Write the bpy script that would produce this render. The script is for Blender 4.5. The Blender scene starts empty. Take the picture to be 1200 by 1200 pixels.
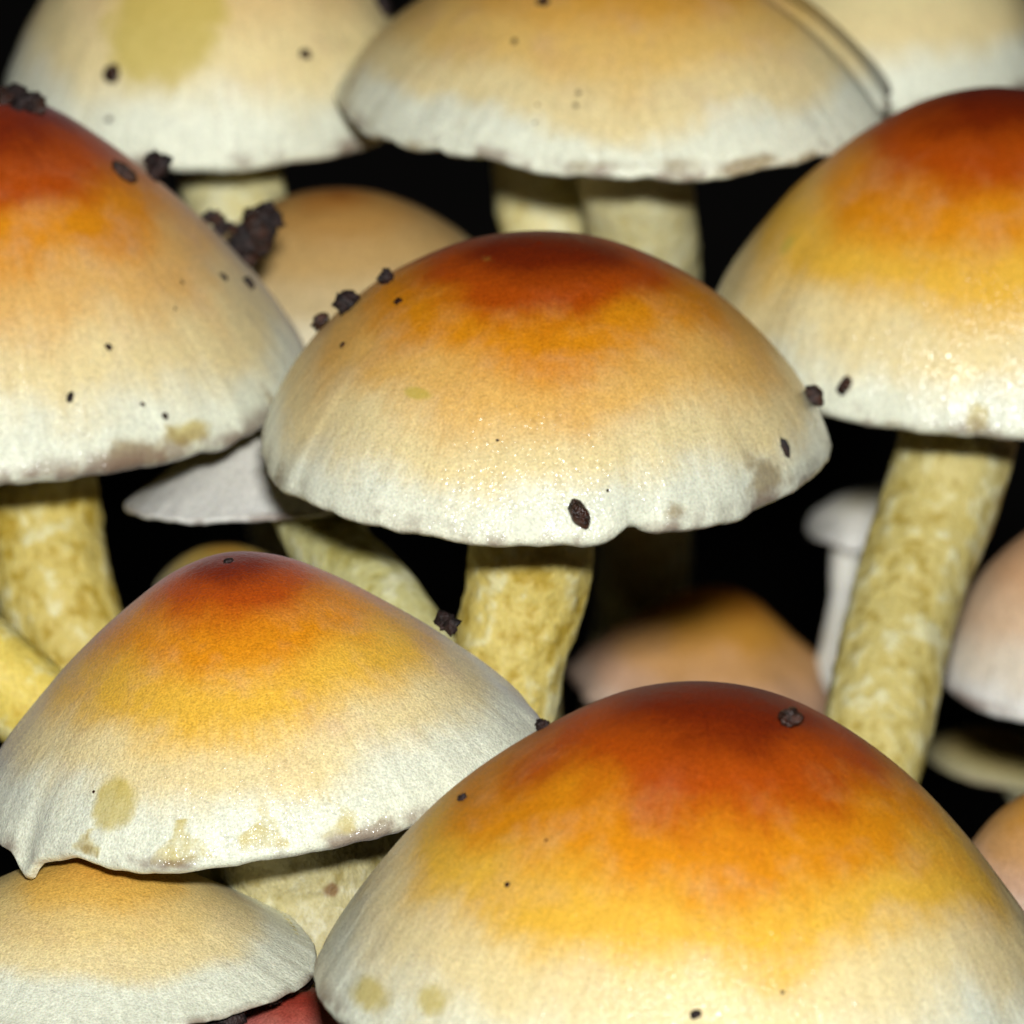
import bpy, math, random
import numpy as np
from mathutils import Vector, Matrix, noise
from mathutils.bvhtree import BVHTree
from mathutils.kdtree import KDTree

# ------------------------------------------------------------------ camera, world, flash, exposure
MM = 0.001
TH = math.radians(18.5)                    # camera looks down on the tuft
D0 = 600.0                                 # mm from the lens to the middle of the tuft
FPX = D0 / (65.0 / 1200.0)                 # the frame is 65 mm wide there
FWD = Vector((0, math.cos(TH), -math.sin(TH)))
UP = Vector((0, math.sin(TH), math.cos(TH)))
RT = Vector((1, 0, 0))
CAM = -D0 * FWD
sc = bpy.context.scene
col = sc.collection

cd = bpy.data.cameras.new('camera')
cam = bpy.data.objects.new('camera', cd)
col.objects.link(cam)
cam.location = CAM * MM
cam.rotation_euler = (math.pi / 2 - TH, 0, 0)
cd.sensor_width = 36.0
cd.lens = 36.0 * FPX / 1200.0
cd.clip_start = 0.01
cd.clip_end = 20.0
cd.dof.use_dof = True
cd.dof.focus_distance = (D0 - 30.0) * MM
cd.dof.aperture_fstop = cd.lens / 5.9
sc.camera = cam

w = bpy.data.worlds.new('World')
sc.world = w
w.use_nodes = True
bg = w.node_tree.nodes['Background']
bg.inputs['Color'].default_value = (0.9, 0.95, 1.0, 1)
bg.inputs['Strength'].default_value = 0.003

ld = bpy.data.lights.new('camera_flash', 'AREA')
ld.shape = 'RECTANGLE'
ld.size = 0.036
ld.size_y = 0.020
ld.energy = 4.0
ld.color = (1.0, 1.0, 0.975)
fl = bpy.data.objects.new('camera_flash', ld)
col.objects.link(fl)
fl.location = (CAM + UP * 50 + RT * 8) * MM
fl.rotation_euler = (Vector((0, 0, 0)) - fl.location).to_track_quat('-Z', 'Y').to_euler()

sc.cycles.use_adaptive_sampling = True
sc.cycles.adaptive_threshold = 0.025
sc.cycles.max_bounces = 4
sc.cycles.diffuse_bounces = 3
sc.cycles.glossy_bounces = 2
vs = sc.view_settings
vs.view_transform = 'Standard'
vs.look = 'None'
vs.exposure = 0.0
vs.gamma = 1.0
vs.use_curve_mapping = False


def at(px, py, off=0.0):
    """point (mm) seen at photo pixel px,py, off mm behind the middle of the tuft"""
    d = D0 + off
    return CAM + FWD * d + RT * ((px - 600) * d / FPX) + UP * ((600 - py) * d / FPX)


# ------------------------------------------------------------------ materials
class NT:
    def __init__(s, name):
        s.m = bpy.data.materials.new(name)
        s.m.use_nodes = True
        s.t = s.m.node_tree
        s.t.nodes.clear()
        s.out = s.t.nodes.new('ShaderNodeOutputMaterial')
        s.b = s.t.nodes.new('ShaderNodeBsdfPrincipled')
        s.t.links.new(s.b.outputs[0], s.out.inputs[0])

    def n(s, ty, **k):
        nd = s.t.nodes.new(ty)
        for a, v in k.items():
            setattr(nd, a, v)
        return nd

    def put(s, a, inp):
        if hasattr(a, 'is_linked') or hasattr(a, 'links'):
            s.t.links.new(a, inp)
        else:
            inp.default_value = a

    def noise(s, vec, scale, detail=3.0, rough=0.55):
        nd = s.n('ShaderNodeTexNoise')
        s.t.links.new(vec, nd.inputs['Vector'])
        nd.inputs['Scale'].default_value = scale
        nd.inputs['Detail'].default_value = detail
        nd.inputs['Roughness'].default_value = rough
        return nd.outputs['Fac']

    def math(s, op, a, b=0.0, c=None, clamp=False):
        nd = s.n('ShaderNodeMath', operation=op, use_clamp=clamp)
        s.put(a, nd.inputs[0])
        s.put(b, nd.inputs[1])
        if c is not None:
            s.put(c, nd.inputs[2])
        return nd.outputs[0]

    def sstep(s, v, lo, hi, o0=0.0, o1=1.0):
        nd = s.n('ShaderNodeMapRange', interpolation_type='SMOOTHSTEP')
        s.put(v, nd.inputs[0])
        for i, q in enumerate((lo, hi, o0, o1)):
            nd.inputs[i + 1].default_value = q
        return nd.outputs[0]

    def ramp(s, fac, stops, mode='EASE'):
        nd = s.n('ShaderNodeValToRGB')
        nd.color_ramp.interpolation = mode
        e = nd.color_ramp.elements
        while len(e) > 1:
            e.remove(e[-1])
        e[0].position = stops[0][0]
        e[0].color = (*stops[0][1], 1)
        for p, c in stops[1:]:
            x = e.new(p)
            x.color = (*c, 1)
        s.put(fac, nd.inputs[0])
        return nd.outputs[0]

    def mix(s, fac, a, b, mode='MIX'):
        nd = s.n('ShaderNodeMix', data_type='RGBA', blend_type=mode)
        s.put(fac, nd.inputs[0])
        for v, i in ((a, 6), (b, 7)):
            if isinstance(v, tuple):
                v = (*v, 1)
            s.put(v, nd.inputs[i])
        return nd.outputs[2]

    def attr(s, name):
        return s.n('ShaderNodeAttribute', attribute_name=name).outputs['Fac']


def cap_material(name, stops, wet=0.5, haze=0.35, seed=0.0, sheen=.01):
    k = NT(name)
    tc = k.n('ShaderNodeTexCoord')
    mp = k.n('ShaderNodeMapping')
    k.t.links.new(tc.outputs['Object'], mp.inputs['Vector'])
    mp.inputs['Location'].default_value = (seed * .37, seed * .71, seed * .13)
    o = mp.outputs[0]
    uvm = k.n('ShaderNodeMapping')
    k.t.links.new(tc.outputs['UV'], uvm.inputs['Vector'])
    uvm.inputs['Scale'].default_value = (150, 7, 1)
    uv = uvm.outputs[0]
    t = k.attr('t')
    n1 = k.noise(o, 105, 2)
    n2 = k.noise(o, 520, 3, .6)
    n3 = k.noise(o, 2600, 2, .65)
    n4 = k.noise(o, 6500, 1, .6)
    st = k.noise(uv, 1.0, 2, .6)
    a = k.math('MULTIPLY_ADD', n1, .30, k.math('MULTIPLY_ADD', n2, .07, t))
    a = k.math('MULTIPLY_ADD', st, .05, a)
    a = k.math('SUBTRACT', a, .21)
    c = k.ramp(a, stops)
    # dusty pinkish bloom in loose patches
    pb = k.math('MULTIPLY', k.sstep(k.noise(o, 260, 3, .65), .44, .80), k.math('MULTIPLY', haze, .75))
    pb = k.math('MULTIPLY', pb, k.sstep(t, .20, .5))
    pb = k.math('MULTIPLY', pb, k.sstep(t, .95, .6))
    c = k.mix(pb, c, (.64, .38, .24))
    # skin grain and radial fibres
    g = k.math('ADD', k.math('MULTIPLY', n4, .72), k.math('MULTIPLY', n3, .28))
    gg = k.math('MULTIPLY_ADD', g, 1.5, .25)
    fib = k.math('MULTIPLY_ADD', k.math('SUBTRACT', st, .5), k.sstep(t, .40, .95, .04, .45), 1.0)
    gg = k.math('MULTIPLY', gg, fib)
    comb = k.n('ShaderNodeCombineColor')
    for i in range(3):
        k.t.links.new(gg, comb.inputs[i])
    c = k.mix(.8, c, comb.outputs[0], 'MULTIPLY')
    # soaked olive patches and the bruised brown margin
    jit = k.math('MULTIPLY', k.math('SUBTRACT', n2, .5), .9)
    ol = k.sstep(k.math('ADD', k.attr('olive'), k.math('MULTIPLY', jit, .8)), .38, .74, 0, .70)
    c = k.mix(ol, c, k.mix(n3, (.50, .38, .03), (.64, .50, .10)))
    br = k.attr('bruise')
    br = k.sstep(k.math('ADD', br, k.math('MULTIPLY', jit, 1.6)), .35, .95, 0, .75)
    c = k.mix(br, c, k.mix(n3, (.15, .085, .04), (.45, .33, .12)))
    rimn = k.math('MULTIPLY', k.sstep(t, .955, 1.01), k.sstep(k.noise(o, 210, 3, .6), .45, .62, 0, .8))
    c = k.mix(rimn, c, (.20, .12, .085))
    k.t.links.new(c, k.b.inputs['Base Color'])
    rough = k.math('MULTIPLY_ADD', n3, .25, .40)
    k.t.links.new(rough, k.b.inputs['Roughness'])
    k.b.inputs['Specular IOR Level'].default_value = .15
    k.b.inputs['Subsurface Weight'].default_value = .05
    k.b.inputs['Subsurface Radius'].default_value = (1.0, .55, .25)
    k.b.inputs['Subsurface Scale'].default_value = .0012
    k.b.inputs['Sheen Weight'].default_value = sheen
    k.b.inputs['Sheen Roughness'].default_value = .45
    k.b.inputs['Sheen Tint'].default_value = (.80, .74, .86, 1)
    # relief
    hgt = k.math('ADD', k.math('MULTIPLY', n3, .22), k.math('MULTIPLY', n4, .26))
    hgt = k.math('MULTIPLY_ADD', st, k.sstep(t, .35, .95, .05, .42), hgt)
    hgt = k.math('MULTIPLY_ADD', n2, .6, hgt)
    bp = k.n('ShaderNodeBump')
    bp.inputs['Strength'].default_value = .75
    bp.inputs['Distance'].default_value = .00022
    k.t.links.new(hgt, bp.inputs['Height'])
    k.t.links.new(bp.outputs[0], k.b.inputs['Normal'])
    # wet film, broken into points by its own relief
    cw = k.math('MULTIPLY', k.sstep(t, .55, .9, .06, 1.0), k.sstep(k.noise(o, 240, 2), .26, .50))
    cw = k.math('MULTIPLY', cw, wet)
    k.t.links.new(cw, k.b.inputs['Coat Weight'])
    k.b.inputs['Coat Roughness'].default_value = .15
    cb = k.n('ShaderNodeBump')
    cb.inputs['Strength'].default_value = 1.0
    cb.inputs['Distance'].default_value = .00014
    k.t.links.new(k.noise(o, 3600, 1, .6), cb.inputs['Height'])
    k.t.links.new(cb.outputs[0], k.b.inputs['Coat Normal'])
    return k.m


def stem_material(name, pale, mid, dark, seed=0.0, knob=1.0):
    k = NT(name)
    tc = k.n('ShaderNodeTexCoord')
    mp = k.n('ShaderNodeMapping')
    k.t.links.new(tc.outputs['Object'], mp.inputs['Vector'])
    mp.inputs['Location'].default_value = (seed * .21, seed * .5, 0)
    mp.inputs['Scale'].default_value = (1, 1, .8)
    o = mp.outputs[0]
    n1 = k.noise(o, 330, 2, .6)
    n2 = k.noise(o, 820, 3, .58)
    n3 = k.noise(o, 4200, 2, .6)
    a = k.math('ADD', k.math('MULTIPLY', n1, .50), k.math('MULTIPLY', n2, .60))
    c = k.ramp(a, [(.43, dark), (.52, mid), (.57, mid), (.66, pale)], 'LINEAR')
    # colour drains towards the cap
    c = k.mix(k.sstep(k.attr('t'), .28, .02, 0, .55), c, pale)
    g = k.math('MULTIPLY_ADD', n3, .9, .55)
    comb = k.n('ShaderNodeCombineColor')
    for i in range(3):
        k.t.links.new(g, comb.inputs[i])
    c = k.mix(.6, c, comb.outputs[0], 'MULTIPLY')
    ol = k.sstep(k.attr('bruise'), .3, .7, 0, .8)
    c = k.mix(ol, c, (.20, .09, .03))
    k.t.links.new(c, k.b.inputs['Base Color'])
    k.b.inputs['Roughness'].default_value = .55
    k.b.inputs['Specular IOR Level'].default_value = .35
    k.b.inputs['Subsurface Weight'].default_value = .12
    k.b.inputs['Subsurface Radius'].default_value = (1.0, .7, .25)
    k.b.inputs['Subsurface Scale'].default_value = .0012
    h = k.math('ADD', k.math('MULTIPLY', n2, 1.0), k.math('MULTIPLY', n3, .18))
    bp = k.n('ShaderNodeBump')
    bp.inputs['Strength'].default_value = .9 * knob
    bp.inputs['Distance'].default_value = .00048
    k.t.links.new(h, bp.inputs['Height'])
    k.t.links.new(bp.outputs[0], k.b.inputs['Normal'])
    return k.m


def gill_material():
    k = NT('gill_flesh')
    tc = k.n('ShaderNodeTexCoord')
    c = k.ramp(k.noise(tc.outputs['Object'], 600, 3), [(.35, (.20, .17, .06)), (.65, (.42, .36, .13))], 'LINEAR')
    k.t.links.new(c, k.b.inputs['Base Color'])
    k.b.inputs['Roughness'].default_value = .7
    return k.m


def soil_material(name, c0, c1, rough, scale=900):
    k = NT(name)
    tc = k.n('ShaderNodeTexCoord')
    n = k.noise(tc.outputs['Object'], scale, 4, .65)
    c = k.ramp(n, [(.38, c0), (.66, c1)], 'LINEAR')
    k.t.links.new(c, k.b.inputs['Base Color'])
    k.b.inputs['Roughness'].default_value = rough
    bp = k.n('ShaderNodeBump')
    bp.inputs['Strength'].default_value = .8
    bp.inputs['Distance'].default_value = .0003
    k.t.links.new(k.noise(tc.outputs['Object'], scale * 2.5, 3), bp.inputs['Height'])
    k.t.links.new(bp.outputs[0], k.b.inputs['Normal'])
    return k.m


GILL = gill_material()
SOIL = soil_material('dark_soil', (.004, .002, .002), (.034, .015, .013), .6, 1500)
SEED = soil_material('dark_seed', (.012, .006, .004), (.075, .026, .014), .22, 1800)
HUMUS = soil_material('humus_ground', (.004, .003, .002), (.018, .012, .008), .9, 160)


# ------------------------------------------------------------------ mesh helpers
def mesh_obj(name, V, F, mat, parent=None, smooth=True, loc=None):
    """V in mm, world axes, relative to the parent's origin"""
    me = bpy.data.meshes.new(name)
    me.from_pydata([tuple(v) for v in (np.asarray(V) * MM)], [], F)
    if smooth:
        me.polygons.foreach_set('use_smooth', [True] * len(me.polygons))
    me.materials.append(mat)
    me.update()
    o = bpy.data.objects.new(name, me)
    col.objects.link(o)
    if parent:
        o.parent = parent
    if loc is not None:
        o.location = Vector(loc) * MM
    return o


def fattr(o, name, vals):
    a = o.data.attributes.new(name, 'FLOAT', 'POINT')
    a.data.foreach_set('value', np.asarray(vals, dtype=np.float32))


def tag(o, label, cat, group=None, kind=None):
    if label:
        o['label'] = label
    if cat:
        o['category'] = cat
    if group:
        o['group'] = group
    if kind:
        o['kind'] = kind
    return o


def grid_faces(nr, ns, closed_tip=True):
    """ring-major grid; vertex 0 is the tip when closed_tip"""
    F = []
    b = 1 if closed_tip else 0
    if closed_tip:
        for j in range(ns):
            F.append((0, b + j, b + (j + 1) % ns))
    for i in range(nr - 1):
        for j in range(ns):
            j2 = (j + 1) % ns
            p, q = b + i * ns, b + (i + 1) * ns
            F.append((p + j, q + j, q + j2, p + j2))
    return F


def catmull(P, n):
    P = np.asarray(P, float)
    Q = np.vstack([2 * P[0] - P[1], P, 2 * P[-1] - P[-2]])
    out = []
    m = len(P) - 1
    for s in np.linspace(0, m, n):
        i = min(int(s), m - 1)
        u = s - i
        a, b, c, d = Q[i:i + 4]
        out.append(.5 * (2 * b + (c - a) * u + (2 * a - 5 * b + 4 * c - d) * u * u + (3 * b - a - 3 * c + d) * u ** 3))
    return np.array(out)


PROFILE = {
    'dome': [(0, 1), (.09, .992), (.19, .966), (.35, .895), (.55, .745), (.735, .545), (.875, .325), (.962, .13), (1.0, 0.0), (.998, -.03), (.975, -.052)],
    'cone': [(0, 1), (.08, .992), (.17, .955), (.30, .87), (.50, .685), (.70, .465), (.865, .245), (.958, .095), (1.0, 0.0), (.998, -.03), (.975, -.052)],
    'bell': [(0, 1), (.09, .992), (.19, .964), (.34, .89), (.53, .73), (.71, .525), (.855, .305), (.955, .115), (1.0, 0.0), (.998, -.03), (.975, -.052)],
    'slant': [(0, 1), (.06, .985), (.15, .93), (.30, .80), (.47, .62), (.70, .34), (.87, .14), (.96, .04), (1.0, 0.0), (.996, -.03), (.975, -.05)],
    'flat': [(0, 1), (.13, .985), (.30, .92), (.50, .79), (.68, .60), (.84, .365), (.945, .155), (1.0, 0.0), (.998, -.04), (.972, -.065)],
}

GROUND_Z = -52.0


def ground_z(x, y):
    r = math.hypot(x, (y - 15) * (0.8 if y > 15 else .55))
    s = min(1.0, max(0.0, (r - 55) / 120.0))
    s = s * s * (3 - 2 * s)
    return GROUND_Z - 190 * s + 3.0 * noise.noise(Vector((x * .05, y * .05, 1.7))) + 1.6 * noise.noise(Vector((x * .16, y * .16, 4.2)))


CAPS = {}      # key -> dict with everything needed to look up a spot on a cap


def mushroom(key, label, cx, cy, R, h, off, mat, stem, smat, shape='dome', roll=0.0, nod=0.0, seed=1,
             dents=(), grooves=(), wav=.018, res=(90, 224), lump=.014, cat='mushroom'):
    """cx,cy,R: rim centre and half width in photo pixels at depth off; h: height / half width.
    stem: (radius px, [(px, py, depth), ...]) points below the cap, then it runs on into the ground."""
    d = D0 + off
    Rm = R * d / FPX
    C = at(cx, cy, off)
    ax = Vector((math.sin(roll), -math.sin(nod), math.cos(roll) * math.cos(nod))).normalized()
    X = Vector((1, 0, 0))
    X = (X - ax * X.dot(ax)).normalized()
    Y = ax.cross(X)
    root = bpy.data.objects.new('mushroom', None)
    col.objects.link(root)
    root.empty_display_size = .005
    tag(root, label, cat, 'mushrooms of the tuft')

    # --- cap
    nr, ns = res
    prof = catmull(PROFILE[shape], 600)
    seg = np.r_[0, np.cumsum(np.hypot(*np.diff(prof * [1, h], axis=0).T))]
    full = seg[-1]
    rimlen = np.interp(0, -prof[:, 1], seg)
    u = np.linspace(0, 1, nr + 1)[1:]
    rr = np.interp(u * full, seg, prof[:, 0])
    zz = np.interp(u * full, seg, prof[:, 1])
    tt = u * full / rimlen
    V = [ax * (h * Rm)]
    T = [0.0]
    PH = [0.0]
    for i in range(nr):
        t = tt[i]
        edge = min(1, max(0, (t - .55) / .45)) ** 2
        for j in range(ns):
            ph = 2 * math.pi * j / ns + math.pi      # 0 = towards the camera, seam at the back
            ph = (ph + math.pi) % (2 * math.pi) - math.pi
            dx, dy = math.sin(ph), -math.cos(ph)
            r = rr[i]
            z = zz[i] * h
            nv = Vector((dx * r * 1.7 + seed * 3.1, dy * r * 1.7, z * 1.7 + seed))
            ln = noise.noise(nv)
            r *= 1 + .022 * math.sin(2 * ph + seed) * t + .014 * math.sin(3 * ph + 2.1 * seed) * t
            k = 1 + lump * 2.2 * ln * min(1, t * 1.6) + lump * .55 * noise.noise(nv * 3.1)
            r *= k
            z = z * (1 + lump * 1.0 * ln)
            e = noise.noise(Vector((dx * 2.3, dy * 2.3, seed * 1.9))) + .55 * noise.noise(Vector((dx * 6.5, dy * 6.5, seed * 2.7))) \
                + .40 * noise.noise(Vector((dx * 17, dy * 17, seed * 1.3))) + .22 * noise.noise(Vector((dx * 41, dy * 41, seed * 2.3)))
            z += wav * e * edge
            # fine pleating of the last stretch before the rim
            pl = noise.noise(Vector((dx * 15, dy * 15, seed + 7)))
            r *= 1 + .005 * pl * edge
            for (p0, wd, dz, dr) in dents:
                q = math.exp(-((ph - p0) / wd) ** 2) * edge ** 2
                z += dz * q
                r *= 1 + dr * q
            for (p0, wd, dep, slant, *on) in grooves:
                q = math.exp(-((ph - p0 - slant * (t - .7)) / wd) ** 2) * min(1, max(0, (t - (on[0] if on else .25)) / .3))
                r *= 1 - dep * q
            V.append((X * (dx * r) + Y * (-dy * -1 * r) + ax * z) * Rm)
            T.append(t)
            PH.append(ph)
    F = grid_faces(nr, ns)
    F = [f[::-1] for f in F]
    V = [Vector(v) for v in V]

    # --- stem path
    rpx, pts = stem
    path = [C + ax * (h * Rm * .42)]
    for (x, y, o2) in pts:
        path.append(at(x, y, o2))
    a, b = path[-2], path[-1]
    dirn = (b - a).normalized()
    base_c = Vector((4, 16, GROUND_Z))
    drop = b.z - GROUND_Z
    e1 = b + dirn * (drop * .5 / max(.35, -dirn.z))
    e2 = Vector((e1.x * .55 + base_c.x * .45 + dirn.x * 4, e1.y * .7 + base_c.y * .3, 0))
    e2.z = ground_z(e2.x, e2.y) - 2.0
    m1 = (b + (e1 + e2) * .5) * .5
    path += [m1, e2]
    base = Vector((e2.x, e2.y, e2.z + 2.0))
    root.location = base * MM

    capo = mesh_obj('cap', [v for v in V], F, mat, root, loc=C - base)
    fattr(capo, 't', T)
    uvl = capo.data.uv_layers.new(name='UVMap')
    li = np.empty(len(capo.data.loops), dtype=np.int32)
    capo.data.loops.foreach_get('vertex_index', li)
    Ta, Pa = np.array(T), np.array(PH)
    uu = Pa[li] / (2 * math.pi) + .5
    # close the seam
    pol = np.empty(len(capo.data.polygons), dtype=np.int32)
    capo.data.polygons.foreach_get('loop_start', pol)
    tot = np.empty_like(pol)
    capo.data.polygons.foreach_get('loop_total', tot)
    for s0, n0 in zip(pol, tot):
        q = uu[s0:s0 + n0]
        if q.max() - q.min() > .5:
            uu[s0:s0 + n0] = np.where(q < .5, q + 1, q)
    uv = np.c_[uu, Ta[li]]
    uvl.data.foreach_set('uv', uv.ravel().astype(np.float32))
    OL, BR = np.zeros(len(T)), np.zeros(len(T))
    CAPS[key] = dict(root=root, obj=capo, V=[v + C for v in V], F=F, T=Ta, P=Pa, OL=OL, BR=BR, C=C, R=Rm, seed=seed, ax=ax)

    # --- gills: a pleated sheet from the margin to the stem
    ng = 240
    G, GF = [], []
    rings = [(.945, -.055, 0.0), (.90, .01, .030), (.70, .10, .045), (.45, .17, .040), (.20, .20, .0)]
    edge_r = np.array([V[1 + (nr - 1) * ns + j] for j in range(ns)])
    for (gr, gz, amp) in rings:
        for j in range(ng):
            ph = 2 * math.pi * j / ng + math.pi
            dx, dy = math.sin(ph), -math.cos(ph)
            if gr > .94:
                v = Vector(edge_r[int(round(j * ns / ng)) % ns])
            else:
                v = (X * (dx * gr) + Y * (dy * gr) + ax * (gz * h + (amp if j % 2 else -amp))) * Rm
            G.append(v)
    GF = grid_faces(len(rings), ng, False)
    go = mesh_obj('gills', G, GF, GILL, root, smooth=False, loc=C - base)
    go['kind'] = 'stuff'

    # --- stem tube
    nn, sg = 110, 56
    P = catmull([tuple(p) for p in path], nn)
    sr = rpx * d / FPX
    SV, ST = [], []
    prev = Vector((1, 0, 0))
    for i in range(nn):
        p = Vector(P[i])
        tg = Vector(P[min(i + 1, nn - 1)] - P[max(i - 1, 0)]).normalized()
        A = (prev - tg * prev.dot(tg)).normalized()
        B = tg.cross(A)
        prev = A
        s = i / (nn - 1)
        rad = sr * (1.04 - .16 * min(1, s * 2.2) + .10 * max(0, s - .6))
        rad *= 1 + .25 * max(0, 1 - s / .08) ** 2
        for j in range(sg):
            q = 2 * math.pi * j / sg
            dirv = A * math.cos(q) + B * math.sin(q)
            nz = noise.noise(Vector((p.x * .10 + seed, p.y * .10, p.z * .10)) + dirv * .7)
            nz2 = noise.noise((p + dirv * sr) * .75 + Vector((seed, 0, 0)))
            nz3 = noise.noise((p + dirv * sr) * 1.9 + Vector((0, seed, 0)))
            SV.append(p + dirv * rad * (1 + .07 * nz + .035 * nz2 + .018 * nz3))
            ST.append(s)
    so = mesh_obj('stem', [v - base for v in SV], [f[::-1] for f in grid_faces(nn, sg, False)], smat, root)
    fattr(so, 't', ST)
    CAPS[key]['stem'] = so
    CAPS[key]['SV'] = SV
    return root


# ------------------------------------------------------------------ ground
gx = np.concatenate([-np.geomspace(1500, 130, 14), np.linspace(-120, 120, 97), np.geomspace(130, 1500, 14)])
gy = np.concatenate([-np.geomspace(1500, 130, 14), np.linspace(-120, 160, 113), np.geomspace(170, 1500, 14)])
GV = [(x, y, ground_z(x, y)) for y in gy for x in gx]
nx = len(gx)
GFc = [(j * nx + i, j * nx + i + 1, (j + 1) * nx + i + 1, (j + 1) * nx + i) for j in range(len(gy) - 1) for i in range(nx - 1)]
ground = mesh_obj('ground', GV, GFc, HUMUS)
ground['kind'] = 'structure'

# ------------------------------------------------------------------ the mushrooms
RED, RED2 = (.20, .020, .001), (.45, .072, .002)
ORA, TAN = (.72, .26, .006), (.82, .47, .05)
CRM, WHT = (.85, .70, .36), (.83, .85, .68)


def stops(p, apex=RED, a2=RED2, ora=ORA, tan=TAN, crm=CRM, wht=WHT):
    return list(zip(p, (apex, a2, ora, tan, crm, wht)))


M_A = cap_material('cap_skin_red_orange', stops((.11, .28, .45, .62, .80, .95), tan=(.79, .46, .12)), wet=1.0, seed=1)
M_B = cap_material('cap_skin_rust_tan', stops((.17, .31, .46, .62, .78, .94), tan=(.78, .46, .14)), wet=.45, haze=.5, seed=2, sheen=.11)
M_C = cap_material('cap_skin_rust_wet', stops((.12, .28, .46, .64, .82, .96)), wet=1.0, seed=3)
M_D = cap_material('cap_skin_bloomed_orange', stops((.05, .18, .36, .56, .74, .89)), wet=.6, haze=.6, seed=4, sheen=.16)
M_E = cap_material('cap_skin_deep_rust', stops((.14, .30, .46, .62, .78, .96)), wet=.6, seed=5, sheen=.02)
M_F = cap_material('cap_skin_tan', stops((0, .12, .32, .58, .80, .93), (.58, .19, .012), (.66, .25, .018), (.75, .37, .05), (.81, .53, .16)), wet=.5, haze=.5, seed=6)
M_G = cap_material('cap_skin_cream', stops((0, .08, .25, .48, .70, .92), (.68, .34, .06), (.70, .37, .07), (.75, .46, .13), (.80, .58, .26)), wet=.3, haze=.4, seed=7)
M_H = cap_material('cap_skin_ochre', stops((0, .08, .25, .50, .75, .95), (.36, .13, .02), (.46, .20, .04), (.54, .29, .08), (.58, .37, .14), (.60, .46, .24), (.70, .62, .42)), wet=.2, haze=.2, seed=8)
M_I = cap_material('cap_skin_yellow_cream', stops((0, .1, .25, .5, .72, .9), (.72, .46, .10), (.74, .52, .13), (.78, .60, .20), (.82, .70, .36)), wet=.2, haze=.2, seed=9)
M_W = cap_material('cap_skin_white', stops((0, .1, .25, .4, .6, .9), (.70, .62, .42), (.74, .68, .50), (.78, .74, .6), (.80, .77, .66), (.82, .80, .72), (.84, .83, .77)), wet=.1, haze=.1, seed=10)
M_L = cap_material('cap_skin_orange_small', stops((0, .15, .35, .6, .8, .95), (.42, .13, .01), (.54, .21, .02), (.60, .28, .04), (.60, .32, .12), (.62, .38, .24), (.66, .48, .36)), wet=.2, haze=.3, seed=11)
M_P = cap_material('cap_skin_pink_tan', stops((0, .2, .45, .68, .86, 1.0), (.66, .28, .09), (.72, .37, .16), (.76, .45, .24), (.79, .56, .36), (.81, .71, .56), (.84, .82, .76)), wet=.2, haze=.3, seed=12)
M_L2 = cap_material('cap_skin_pink_orange', stops((0, .15, .35, .6, .8, .95), (.55, .25, .07), (.60, .30, .12), (.62, .34, .16), (.64, .40, .22), (.70, .55, .40), (.76, .70, .6)), wet=.2, haze=.3, seed=16)
M_O = cap_material('cap_skin_olive', stops((0, .15, .35, .6, .8, .95), (.38, .20, .03), (.42, .24, .04), (.42, .28, .06), (.40, .30, .09), (.40, .34, .15), (.42, .38, .22)), wet=.2, haze=.2, seed=13)
M_S2 = cap_material('cap_skin_apricot_cream', stops((0, .10, .26, .46, .64, .82), (.62, .26, .03), (.70, .34, .05), (.76, .45, .09), (.80, .60, .24)), wet=.25, haze=.3, seed=15)
M_S = cap_material('cap_skin_dark_red', stops((0, .15, .35, .6, .8, .95), (.24, .02, .01), (.28, .035, .02), (.34, .06, .04), (.44, .12, .10), (.55, .30, .24), (.65, .55, .45)), wet=.2, haze=.3, seed=14)

S_Y = stem_material('stem_flesh_yellow', (.80, .73, .38), (.68, .54, .15), (.48, .33, .04), 1)
S_Y2 = stem_material('stem_flesh_straw', (.78, .73, .41), (.66, .55, .19), (.47, .35, .07), 2)
S_P = stem_material('stem_flesh_pale', (.82, .77, .46), (.76, .68, .34), (.66, .54, .20), 3, .5)
S_G = stem_material('stem_flesh_greenish', (.74, .72, .44), (.62, .58, .26), (.46, .40, .12), 4, .7)
S_D = stem_material('stem_flesh_grey_olive', (.62, .58, .38), (.50, .44, .22), (.36, .29, .10), 5, .7)
S_X = stem_material('stem_flesh_bright_yellow', (.85, .74, .30), (.80, .62, .13), (.64, .44, .06), 6, .7)


def phi(px, cx, R):
    return math.asin(max(-1, min(1, (px - cx) / R)))


mushroom('A', 'mushroom with red-orange cap, notched wet rim and a shiny dark seed near its edge', 631, 518, 341, .725, 0, M_A,
         (76, [(622, 660, 4), (592, 800, 5)]), S_Y, 'dome', seed=1.3,
         dents=[(phi(742, 637, 334), .055, .035, -.02), (phi(690, 637, 334), .05, -.012, 0), (phi(480, 637, 334), .05, -.008, .0), (phi(860, 637, 334), .10, -.012, .01)],
         grooves=[(phi(755, 637, 334), .08, .022, .0, .7), (phi(365, 637, 334), .05, .012, .0, .6)], wav=.016)
mushroom('B', 'large rust and tan mushroom cap with a dark soil clump on its shoulder', -15, 432, 386, .86, 19, M_B,
         (82, [(38, 580, 24), (72, 720, 22)]), S_Y, 'cone', seed=2.6, wav=.018)
mushroom('C', 'rust-orange mushroom cap with glistening wet rim on a long mottled straw stem', 1166, 395, 337, .875, 27, M_C,
         (71, [(1116, 540, 30), (1062, 700, 27), (1022, 870, 22)]), S_Y2, 'dome', seed=3.2,
         grooves=[(-1.05, .10, .012, .1), (phi(1120, 1166, 336), .07, .010, 0)], wav=.014)
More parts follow.
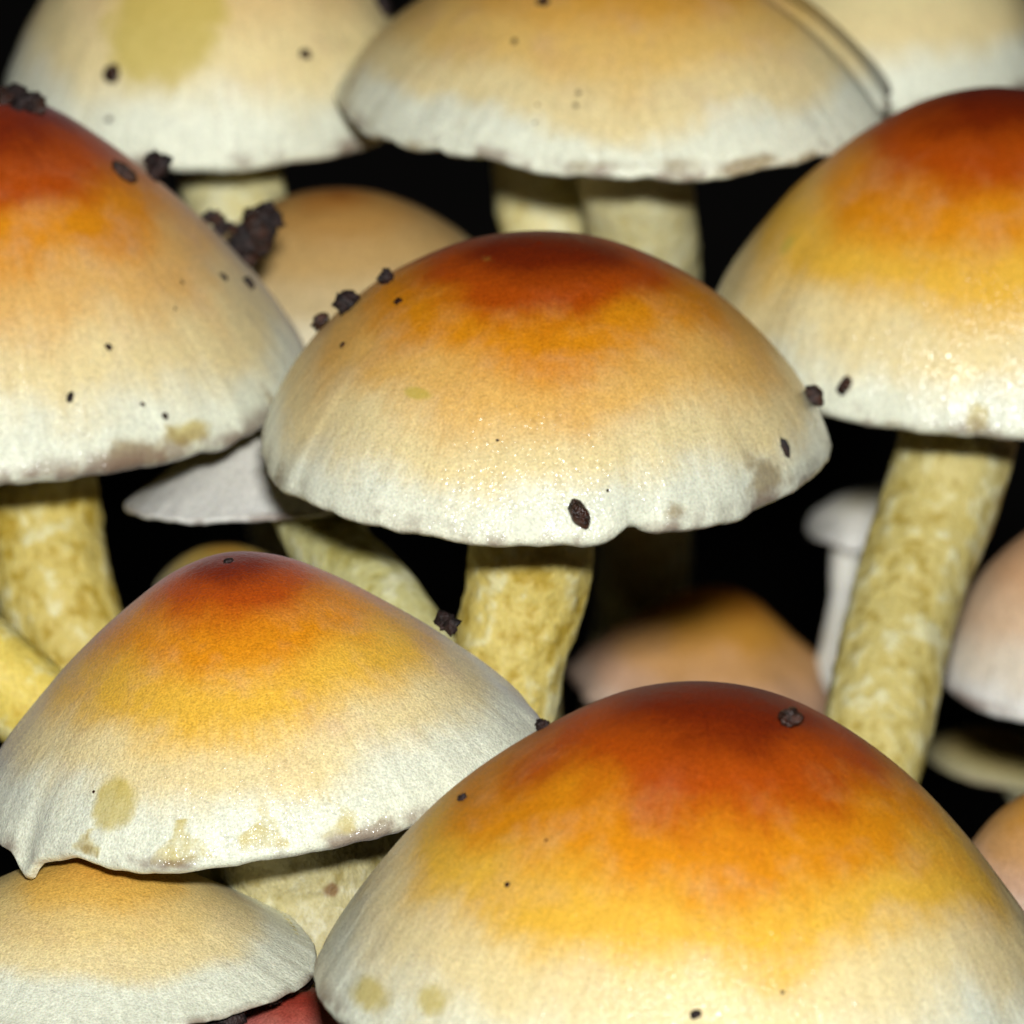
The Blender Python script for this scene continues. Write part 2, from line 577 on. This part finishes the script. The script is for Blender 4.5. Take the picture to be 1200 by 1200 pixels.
mushroom('D', 'tilted orange mushroom cap with olive wedge stains and a torn flap on its rim', 302, 892, 324, .78, -19, M_D,
         (112, [(352, 1010, -14), (402, 1150, -14)]), S_D, 'cone', roll=math.radians(-8), seed=4.9,
         dents=[(phi(40, 302, 322), .055, -.085, .01), (phi(98, 302, 322), .08, .03, 0)], wav=.014)
mushroom('E', 'broad domed mushroom with dark red top fading through orange to a grey-cream rim', 812, 1150, 434, .82, -42, M_E,
         (90, [(800, 1290, -38), (780, 1450, -34)]), S_Y, 'bell', roll=math.radians(2.5), seed=5.4, wav=.016, lump=.008)
mushroom('F', 'flat tan mushroom cap with a folded lip and brown-spotted white rim on a pale stem', 726, 110, 323, .56, 42, M_F,
         (69, [(748, 240, 50), (760, 340, 58), (752, 690, 92)]), S_P, 'flat', seed=6.1,
         dents=[(phi(560, 726, 323), .12, .02, 0), (phi(820, 726, 323), .13, -.02, 0), (phi(505, 726, 323), .05, .025, -.01), (phi(430, 726, 323), .08, -.02, 0)],
         grooves=[(1.28, .07, .050, .15), (1.5, .05, .020, .1)], wav=.022)
mushroom('G', 'cream mushroom cap with a large olive water-soaked patch near its top', 244, 116, 254, 1.0, 57, M_G,
         (64, [(272, 215, 60), (285, 300, 58)]), S_P, 'dome', seed=7.7, wav=.018)
mushroom('H', 'small blurred ochre mushroom cap tucked behind the soil clump', 400, 356, 204, .66, 50, M_H,
         (50, [(390, 460, 50), (385, 620, 44)]), S_G, 'dome', seed=8.2, res=(60, 128))
mushroom('I', 'blurred yellow-cream mushroom cap behind the folded tan cap and the wet-rimmed cap', 1046, 72, 186, .98, 78, M_I,
         (45, [(1070, 180, 80), (1090, 320, 78), (1090, 600, 74)]), S_P, 'dome', seed=9.5, res=(60, 128))
mushroom('J', 'white mushroom cap showing one pointed edge, on a slanting greenish stem', 345, 572, 198, .58, 22, M_W,
         (50, [(388, 640, 15), (482, 752, 7)]), S_G, 'slant', roll=math.radians(-5), nod=math.radians(-9), seed=10.4, res=(60, 128))
mushroom('K', 'little dim olive mushroom cap peeping over the top of the tilted orange cap', 264, 688, 84, .6, 30, M_O,
         (30, [(270, 760, 31), (290, 840, 30)]), S_G, 'flat', seed=11.1, res=(48, 96))
mushroom('L', 'broad blurred orange-brown mushroom cap deep in the tuft beside the long straw stem', 832, 815, 166, .80, 80, M_L,
         (40, [(838, 900, 80), (830, 980, 78)]), S_Y2, 'cone', roll=math.radians(9), seed=12.3, lump=.05, res=(60, 128))
mushroom('O', 'tiny blurred white mushroom with thin white stem beside the long straw stem', 1016, 606, 72, .38, 80, M_W,
         (21, [(994, 650, 81), (988, 720, 80)]), stem_material('stem_flesh_white', (.84, .83, .76), (.80, .79, .70), (.74, .70, .58), 7, .4), 'flat', seed=15.6, lump=.06, wav=.07, roll=math.radians(-13), nod=math.radians(8), res=(48, 96))
mushroom('P', 'pinkish mushroom cap with white edge leaning out past the long straw stem', 1292, 780, 197, .98, 46, M_P,
         (50, [(1290, 880, 48), (1280, 1000, 46)]), S_Y2, 'dome', seed=16.4, res=(60, 144))
mushroom('Q', 'dim olive mushroom cap lying in shade under the pinkish white-edged cap', 1170, 893, 88, .42, 84, M_O,
         (28, [(1230, 960, 86), (1250, 1060, 84)]), S_D, 'flat', roll=math.radians(10), seed=17.7, res=(48, 96))
mushroom('R', 'orange-olive mushroom cap half hidden behind the shoulder of the broad dome', 1252, 1030, 128, .92, 12, M_L,
         (36, [(1250, 1120, 12), (1230, 1220, 12)]), S_D, 'dome', seed=18.2, res=(48, 112))
mushroom('S', 'yellow-cream mushroom cap shaded under the torn rim of the tilted orange cap', 118, 1113, 258, .46, -24, M_S2,
         (55, [(130, 1210, -21), (180, 1330, -19)]), S_Y2, 'slant', seed=19.9, res=(70, 176))
mushroom('T', 'small dark red mushroom cap below the soil crumbs at the grey-cream rim', 352, 1222, 95, .68, -24, M_S,
         (30, [(360, 1300, -24), (380, 1400, -22)]), S_D, 'dome', seed=20.6, res=(48, 96))
mushroom('U', 'mushroom whose bright yellow stem leans against the thick mottled yellow stem', -205, 640, 95, .7, 6, M_I,
         (62, [(-70, 740, 5), (40, 830, 4)]), S_X, 'dome', seed=21.5, res=(48, 96))
mushroom('V', 'button mushroom under the folded tan cap showing only its half shaded pale stem', 628, 130, 78, .7, 60, M_G,
         (54, [(632, 230, 60), (636, 330, 60), (610, 700, 64)]), S_P, 'dome', seed=22.8, res=(48, 96))

# ------------------------------------------------------------------ looking up spots on the caps
bpy.context.view_layer.update()
ALLV, ALLF, OWN = [], [], []
for key, q in CAPS.items():
    b0 = len(ALLV)
    ALLV += [tuple(v) for v in q['V']]
    ALLF += [tuple(i + b0 for i in f) for f in q['F']]
    OWN += [key] * len(q['F'])
BVH = BVHTree.FromPolygons(ALLV, ALLF)
ONE = {k: BVHTree.FromPolygons([tuple(v) for v in q['V']], q['F']) for k, q in CAPS.items()}


def spot(px, py, key=None):
    dirn = (at(px, py, 0) - CAM).normalized()
    t = ONE[key] if key else BVH
    p, n, i, dist = t.ray_cast(CAM, dirn)
    if p is None and key:
        for k in range(1, 60):                     # slide towards the cap until the line of sight meets it
            c = CAPS[key]['C'] + CAPS[key]['ax'] * CAPS[key]['R'] * .35
            dd = (at(px, py, 0) - CAM).normalized().lerp((c - CAM).normalized(), k / 60)
            p, n, i, dist = t.ray_cast(CAM, dd)
            if p is not None:
                break
    if p is None:
        return None
    if n.dot(dirn) > 0:
        n = -n
    return p, n


def cap_uv(key, px, py):
    q = CAPS[key]
    s = spot(px, py, key)
    kd = min(range(len(q['V'])), key=lambda i: (q['V'][i] - s[0]).length_squared)
    return q['P'][kd], q['T'][kd]


def stain(key, which, px, py, wx, wy, amt=1.0):
    """soft oval of discoloured flesh: half sizes in mm along and up the cap"""
    q = CAPS[key]
    p0, t0 = cap_uv(key, px, py)
    full = q['R'] * 1.35
    dp = (q['P'] - p0 + math.pi) % (2 * math.pi) - math.pi
    x = dp * q['R'] * np.clip(q['T'], .1, 1) * .97 / wx
    y = (q['T'] - t0) * full / wy
    q[which][:] = np.maximum(q[which], amt * np.clip(1.25 - np.sqrt(x * x + y * y) * .75, 0, 1))


def wedge(key, which, px, wmm, tip, amt=1.0, cx=0, R=1):
    """wedge of discoloured flesh standing on the rim"""
    q = CAPS[key]
    p0 = phi(px, cx, R)
    wob = np.array([noise.noise(Vector((a * 9 + px, b * 16, px * .1))) for a, b in zip(q['P'], q['T'])])
    dp = np.abs(((q['P'] - p0 + math.pi) % (2 * math.pi) - math.pi) * q['R'] + wob * 1.1 + (1 - q['T']) * 4 * math.sin(px))
    k = np.clip((q['T'] - tip) / (1 - tip), 0, 1)
    e = np.clip(1.0 - (dp - wmm * k ** 1.4) / .6, 0, 1) * (k > 0)
    e *= np.clip((1.02 - q['T']) / .03, 0, 1)
    q[which][:] = np.maximum(q[which], amt * e)


stain('G', 'OL', 186, 40, 3.4, 3.8)
stain('G', 'OL', 205, 10, 3.2, 3.0)
stain('D', 'OL', 136, 942, 1.5, 2.0)
for px, wm, tip in ((110, 1.1, .88), (228, 2.4, .87), (318, 2.0, .84), (415, 1.5, .86)):
    wedge('D', 'OL', px, wm, tip, .62, 302, 322)
wedge('D', 'BR', 110, .8, .92, .7, 302, 322)
wedge('D', 'BR', 225, 1.6, .955, .7, 302, 322)
wedge('D', 'BR', 470, 2.6, .955, .6, 302, 322)
stain('A', 'BR', 900, 562, 2.2, 1.4)
stain('A', 'BR', 880, 545, .9, 1.5, .7)
stain('A', 'BR', 790, 598, 1.4, .7, .7)
stain('A', 'OL', 492, 460, .9, .5, .9)
stain('A', 'OL', 570, 300, 1.2, .5, .45)
stain('A', 'BR', 320, 570, 1.2, 2.0, .8)
stain('B', 'BR', 190, 530, 4.8, 1.3, .9)
stain('B', 'BR', 70, 553, 2.5, .7, .6)
stain('B', 'OL', 220, 508, 2.4, 1.1, .75)
stain('B', 'BR', 318, 478, 1.2, 1.6, .8)
stain('C', 'BR', 1050, 500, 2.2, .9, .7)
stain('C', 'OL', 1145, 490, 1.0, 1.4, .7)
stain('C', 'OL', 925, 285, .8, 1.2, .7)
stain('F', 'BR', 690, 195, 2.2, .8, .7)
stain('F', 'BR', 790, 195, 2.0, .9, .7)
stain('F', 'BR', 880, 192, 2.4, .7, .95)
stain('F', 'BR', 945, 186, 1.8, .5, .95)
stain('F', 'BR', 480, 176, 1.0, .8, .7)
stain('F', 'BR', 405, 110, .8, 3.0, .8)
stain('E', 'OL', 430, 1165, 2.5, 1.5, .7)
stain('E', 'OL', 510, 1175, 1.6, 1.4, .7)
for q in CAPS.values():
    fattr(q['obj'], 'olive', q['OL'])
    fattr(q['obj'], 'bruise', q['BR'])
    sv = np.array([tuple(v) for v in q['SV']])
    br = np.zeros(len(sv))
    if q is CAPS['D']:
        dirn = (at(388, 1043, 0) - CAM).normalized()
        rel = sv - np.array(CAM)
        along = rel @ np.array(dirn)
        dist = np.linalg.norm(rel - along[:, None] * np.array(dirn), axis=1)
        br = np.where(along < np.median(along) + 2, np.clip(1.1 - dist / .8, 0, 1), 0)
    fattr(q['stem'], 'bruise', br)

# ------------------------------------------------------------------ crumbs, seeds and specks on the caps
rng = random.Random(5)


def lump_mesh(name, rad, stretch=(1, 1, 1), rough=.35, sub=12, seed=0):
    V, F = [], []
    n1, n2 = sub, sub + 6
    V.append(Vector((0, 0, 1)))
    for i in range(1, n1):
        a = math.pi * i / n1
        for j in range(n2):
            b = 2 * math.pi * j / n2
            V.append(Vector((math.sin(a) * math.cos(b), math.sin(a) * math.sin(b), math.cos(a))))
    V.append(Vector((0, 0, -1)))
    F = grid_faces(n1 - 1, n2)
    last = len(V) - 1
    F += [(1 + (n1 - 2) * n2 + j, last, 1 + (n1 - 2) * n2 + (j + 1) % n2) for j in range(n2)]
    out = []
    for v in V:
        k = 1 + rough * noise.noise(v * 1.3 + Vector((seed, 0, 0))) + rough * .8 * noise.noise(v * 2.9 + Vector((0, seed, 0))) + rough * .5 * noise.noise(v * 6.5 + Vector((0, 0, seed)))
        u = v * (rad * k)
        out.append((u.x * stretch[0], u.y * stretch[1], u.z * stretch[2]))
    return out, F


def place(o, p, n, spin):
    q = n.to_track_quat('Z', 'Y').to_matrix().to_4x4()
    o.matrix_world = Matrix.Translation(p * MM) @ q @ Matrix.Rotation(spin, 4, 'Z')


def crumb(name, label, cat, px, py, size_px, key=None, stretch=(1, 1, .7), angle=0.0, mat=None, rough=.35, group='crumbs of soil on the caps', lift=.25, off=None):
    p, n = spot(px, py, key)
    if off is not None:
        p, n = at(px, py, off), (UP - FWD).normalized()
    mmpx = (p - CAM).length / FPX
    rad = size_px * .5 * mmpx
    V, F = lump_mesh(name, rad, stretch, rough, seed=px * .13 + py * .07, sub=16)
    o = mesh_obj(name, V, F, mat or SOIL)
    # long axis turned to lie at 'angle' in the picture plane, flat on the skin
    zx = n
    xa = (RT * math.cos(angle) + UP * math.sin(angle))
    xa = (xa - zx * xa.dot(zx)).normalized()
    ya = zx.cross(xa)
    m = Matrix((xa, ya, zx)).transposed().to_4x4()
    o.matrix_world = Matrix.Translation((p + n * rad * lift) * MM) @ m
    tag(o, label, cat, group)
    return o


def clump(label, px, py, key, lumps, up=0.0):
    p, n = spot(px, py, key)
    mmpx = (p - CAM).length / FPX
    root = bpy.data.objects.new('soil_clump', None)
    col.objects.link(root)
    root.empty_display_size = .002
    root.location = p * MM
    tag(root, label, 'soil clump', 'crumbs of soil on the caps')
    for i, (dx, dy, r, dz) in enumerate(lumps):
        V, F = lump_mesh('grain', r * mmpx * .80, (1, .7 + .1 * (i % 4), .9), .8, 16, seed=i * 3.3 + px)
        mesh_obj('grain', V, F, SOIL if i % 3 else SEED, root, loc=RT * (dx * mmpx) - UP * (dy * mmpx) + FWD * (dz * mmpx))


rad = math.radians
clump('large knobbly black soil clump on the shoulder of the large rust cap', 312, 306, 'B',
      [(12, -48, 17, 2), (28, -56, 14, 0), (36, -44, 13, -2), (18, -30, 16, 2), (4, -20, 17, 3), (-8, -12, 12, 0), (22, -16, 13, 3), (2, -36, 11, 6), (30, -28, 10, 4), (8, -2, 11, 1), (-18, -18, 8, 2)])
clump('small black soil clump next to the large clump on the rust cap', 260, 268, 'B',
      [(2, -12, 11, 0), (-6, -16, 8, 2), (12, -4, 9, 1), (22, -2, 7, 2), (6, 0, 9, 0)])
clump('crusty brown soil clump sitting on top of the large rust cap', 24, 128, 'B',
      [(-18, -14, 14, 2), (-4, -20, 13, 4), (10, -10, 13, 2), (22, -4, 10, 0), (-30, -12, 13, 4), (2, -6, 12, -1)])

crumb('seed', 'long ridged dark seed lying on the upper slope of the large rust cap', 'seed', 143, 205, 34, 'B', (1, .62, .5), rad(-32), SEED, .18)
crumb('soil_crumb', 'curled dark crumb standing at the rim between large rust cap and cream cap', 'crumb', 184, 200, 32, 'B', (1, .55, .9), rad(65), SOIL, .5, lift=1.1)
crumb('soil_crumb', 'black oval crumb on the grey edge of the large rust cap', 'crumb', 290, 333, 17, 'B', (1, .6, .6), rad(-8), SOIL, .3)
crumb('soil_crumb', 'faint grey crumb beside the black oval crumb on the large rust cap', 'crumb', 262, 325, 13, 'B', (1, .7, .5), rad(15), SOIL, .4, lift=0.0)
crumb('seed', 'shiny dark brown seed near the notch in the wet rim', 'seed', 678, 603, 37, 'A', (1, .58, .55), rad(-60), SEED, .15)
crumb('soil_crumb', 'thin dark splinter beside the brown bruise on the notched cap', 'crumb', 918, 526, 24, 'A', (1, .32, .4), rad(-78), SOIL, .3)
crumb('soil_crumb', 'reddish brown crumb wedged where the notched cap meets the wet-rimmed cap', 'crumb', 948, 467, 28, 'A', (1, .75, .7), rad(-10), SEED, .3, lift=.5)
crumb('soil_crumb', 'slanted reddish brown crumb on the wet-rimmed cap', 'crumb', 991, 452, 22, 'C', (1, .6, .6), rad(50), SEED, .4)
crumb('soil_crumb', 'dark angular crumb on the outline of the notched cap', 'crumb', 412, 359, 27, 'A', (1, .85, .9), rad(40), SOIL, .5, lift=.6)
crumb('soil_crumb', 'small grey crumb perched higher on the outline of the notched cap', 'crumb', 457, 330, 18, 'A', (1, .7, .9), rad(70), SOIL, .5, lift=.8)
crumb('soil_crumb', 'reddish crumb squeezed between the large rust cap and the notched cap', 'crumb', 380, 381, 22, 'A', (1, .8, .7), rad(30), SEED, .4, lift=.6)
crumb('soil_crumb', 'brown crumb caught at the touching rims of rust cap and notched cap', 'crumb', 325, 473, 22, 'B', (1, .7, .7), rad(50), SEED, .4, lift=.4)
crumb('soil_crumb', 'glossy black crumb high on the broad dark red dome', 'crumb', 922, 849, 27, 'E', (1, .85, .9), rad(10), SEED, .3, lift=.7)
crumb('soil_crumb', 'black crumb on the upper outline of the broad dome above the tilted cap', 'crumb', 637, 853, 17, 'E', (1, .7, .8), rad(45), SOIL, .4, lift=.5)
crumb('soil_crumb', 'small wedge-shaped crumb on the tan flank of the broad dome', 'crumb', 543, 936, 13, 'E', (1, .7, .6), rad(-20), SOIL, .4)
crumb('soil_crumb', 'round grey crumb low on the cream face of the broad dome', 'crumb', 815, 1189, 13, 'E', (1, .8, .7), rad(20), SOIL, .4)
crumb('soil_crumb', 'round brown crumb beside the olive patch on the cream cap', 'crumb', 132, 87, 21, 'G', (1, .9, .7), rad(70), SEED, .3)
crumb('soil_crumb', 'smaller brown crumb alone on the plain side of the cream cap', 'crumb', 357, 64, 14, 'G', (1, .9, .7), 0, SEED, .3)
crumb('soil_crumb', 'dark crumb high on the cream cap beside the folded tan cap', 'crumb', 445, 8, 26, 'G', (1, .55, .6), rad(-40), SOIL, .3)
crumb('soil_crumb', 'dark brown crumb highest on the flat tan cap', 'crumb', 637, 3, 15, 'F', (1, .8, .7), rad(60), SEED, .4)
crumb('soil_crumb', 'black pointed crumb at the top edge of the tilted cap beside the yellow stem', 'crumb', 268, 659, 12, 'D', (1, .7, .6), 0, SOIL, .3)
crumb('soil_crumb', 'small dark oval crumb low on the pale face of the large rust cap', 'crumb', 82, 466, 14, 'B', (1, .55, .6), rad(75), SOIL, .2)

for key, lab, pts in (
    ('B', 'tiny brown speck on the pale lower slope of the large rust cap', ((127, 407, 9), (213, 331, 5), (193, 488, 9), (167, 474, 6), (205, 362, 4))),
    ('A', 'tiny brown speck on the skin of the notched red-orange cap', ((467, 354, 11), (402, 405, 8), (712, 575, 4), (583, 516, 4))),
    ('F', 'tiny brown speck on the flat tan cap', ((603, 49, 8), (678, 109, 6), (675, 124, 6), (630, 123, 4), (627, 144, 4))),
    ('E', 'tiny brown speck on the face of the broad dome', ((595, 1037, 8), (917, 1163, 5), (640, 985, 4))),
    ('G', 'faint brown speck low on the cream cap', ((128, 140, 8),)),
    ('D', 'tiny dark speck beside the oval olive spot of the tilted cap', ((110, 928, 4),)),
):
    for (x, y, s) in pts:
        crumb('speck', lab, 'speck', x, y, s, key, (1, .85, .6), rng.uniform(0, 3), SEED, .3, group=lab if len(pts) > 1 else None)

# crumbs lodged in the dark gaps
crumb('soil_crumb', 'ragged black crumb lodged between the yellow stem and the slanting greenish stem', 'crumb', 527, 742, 30, 'D', (1, .6, .8), rad(60), SOIL, .5, lift=1.2)
crumb('soil_crumb', 'elongated black crumb under the rim of the yellow-cream cap', 'crumb', 352, 1150, 38, 'S', (1, .5, .6), rad(28), SOIL, .5, off=-26)
crumb('soil_crumb', 'ragged black crumb halfway along the rim of the yellow-cream cap', 'crumb', 314, 1172, 30, 'S', (1, .6, .6), rad(30), SOIL, .6, off=-29)
crumb('soil_crumb', 'blunt black crumb at the low front rim of the yellow-cream cap', 'crumb', 262, 1197, 46, 'S', (1, .6, .6), rad(10), SOIL, .4, off=-32)
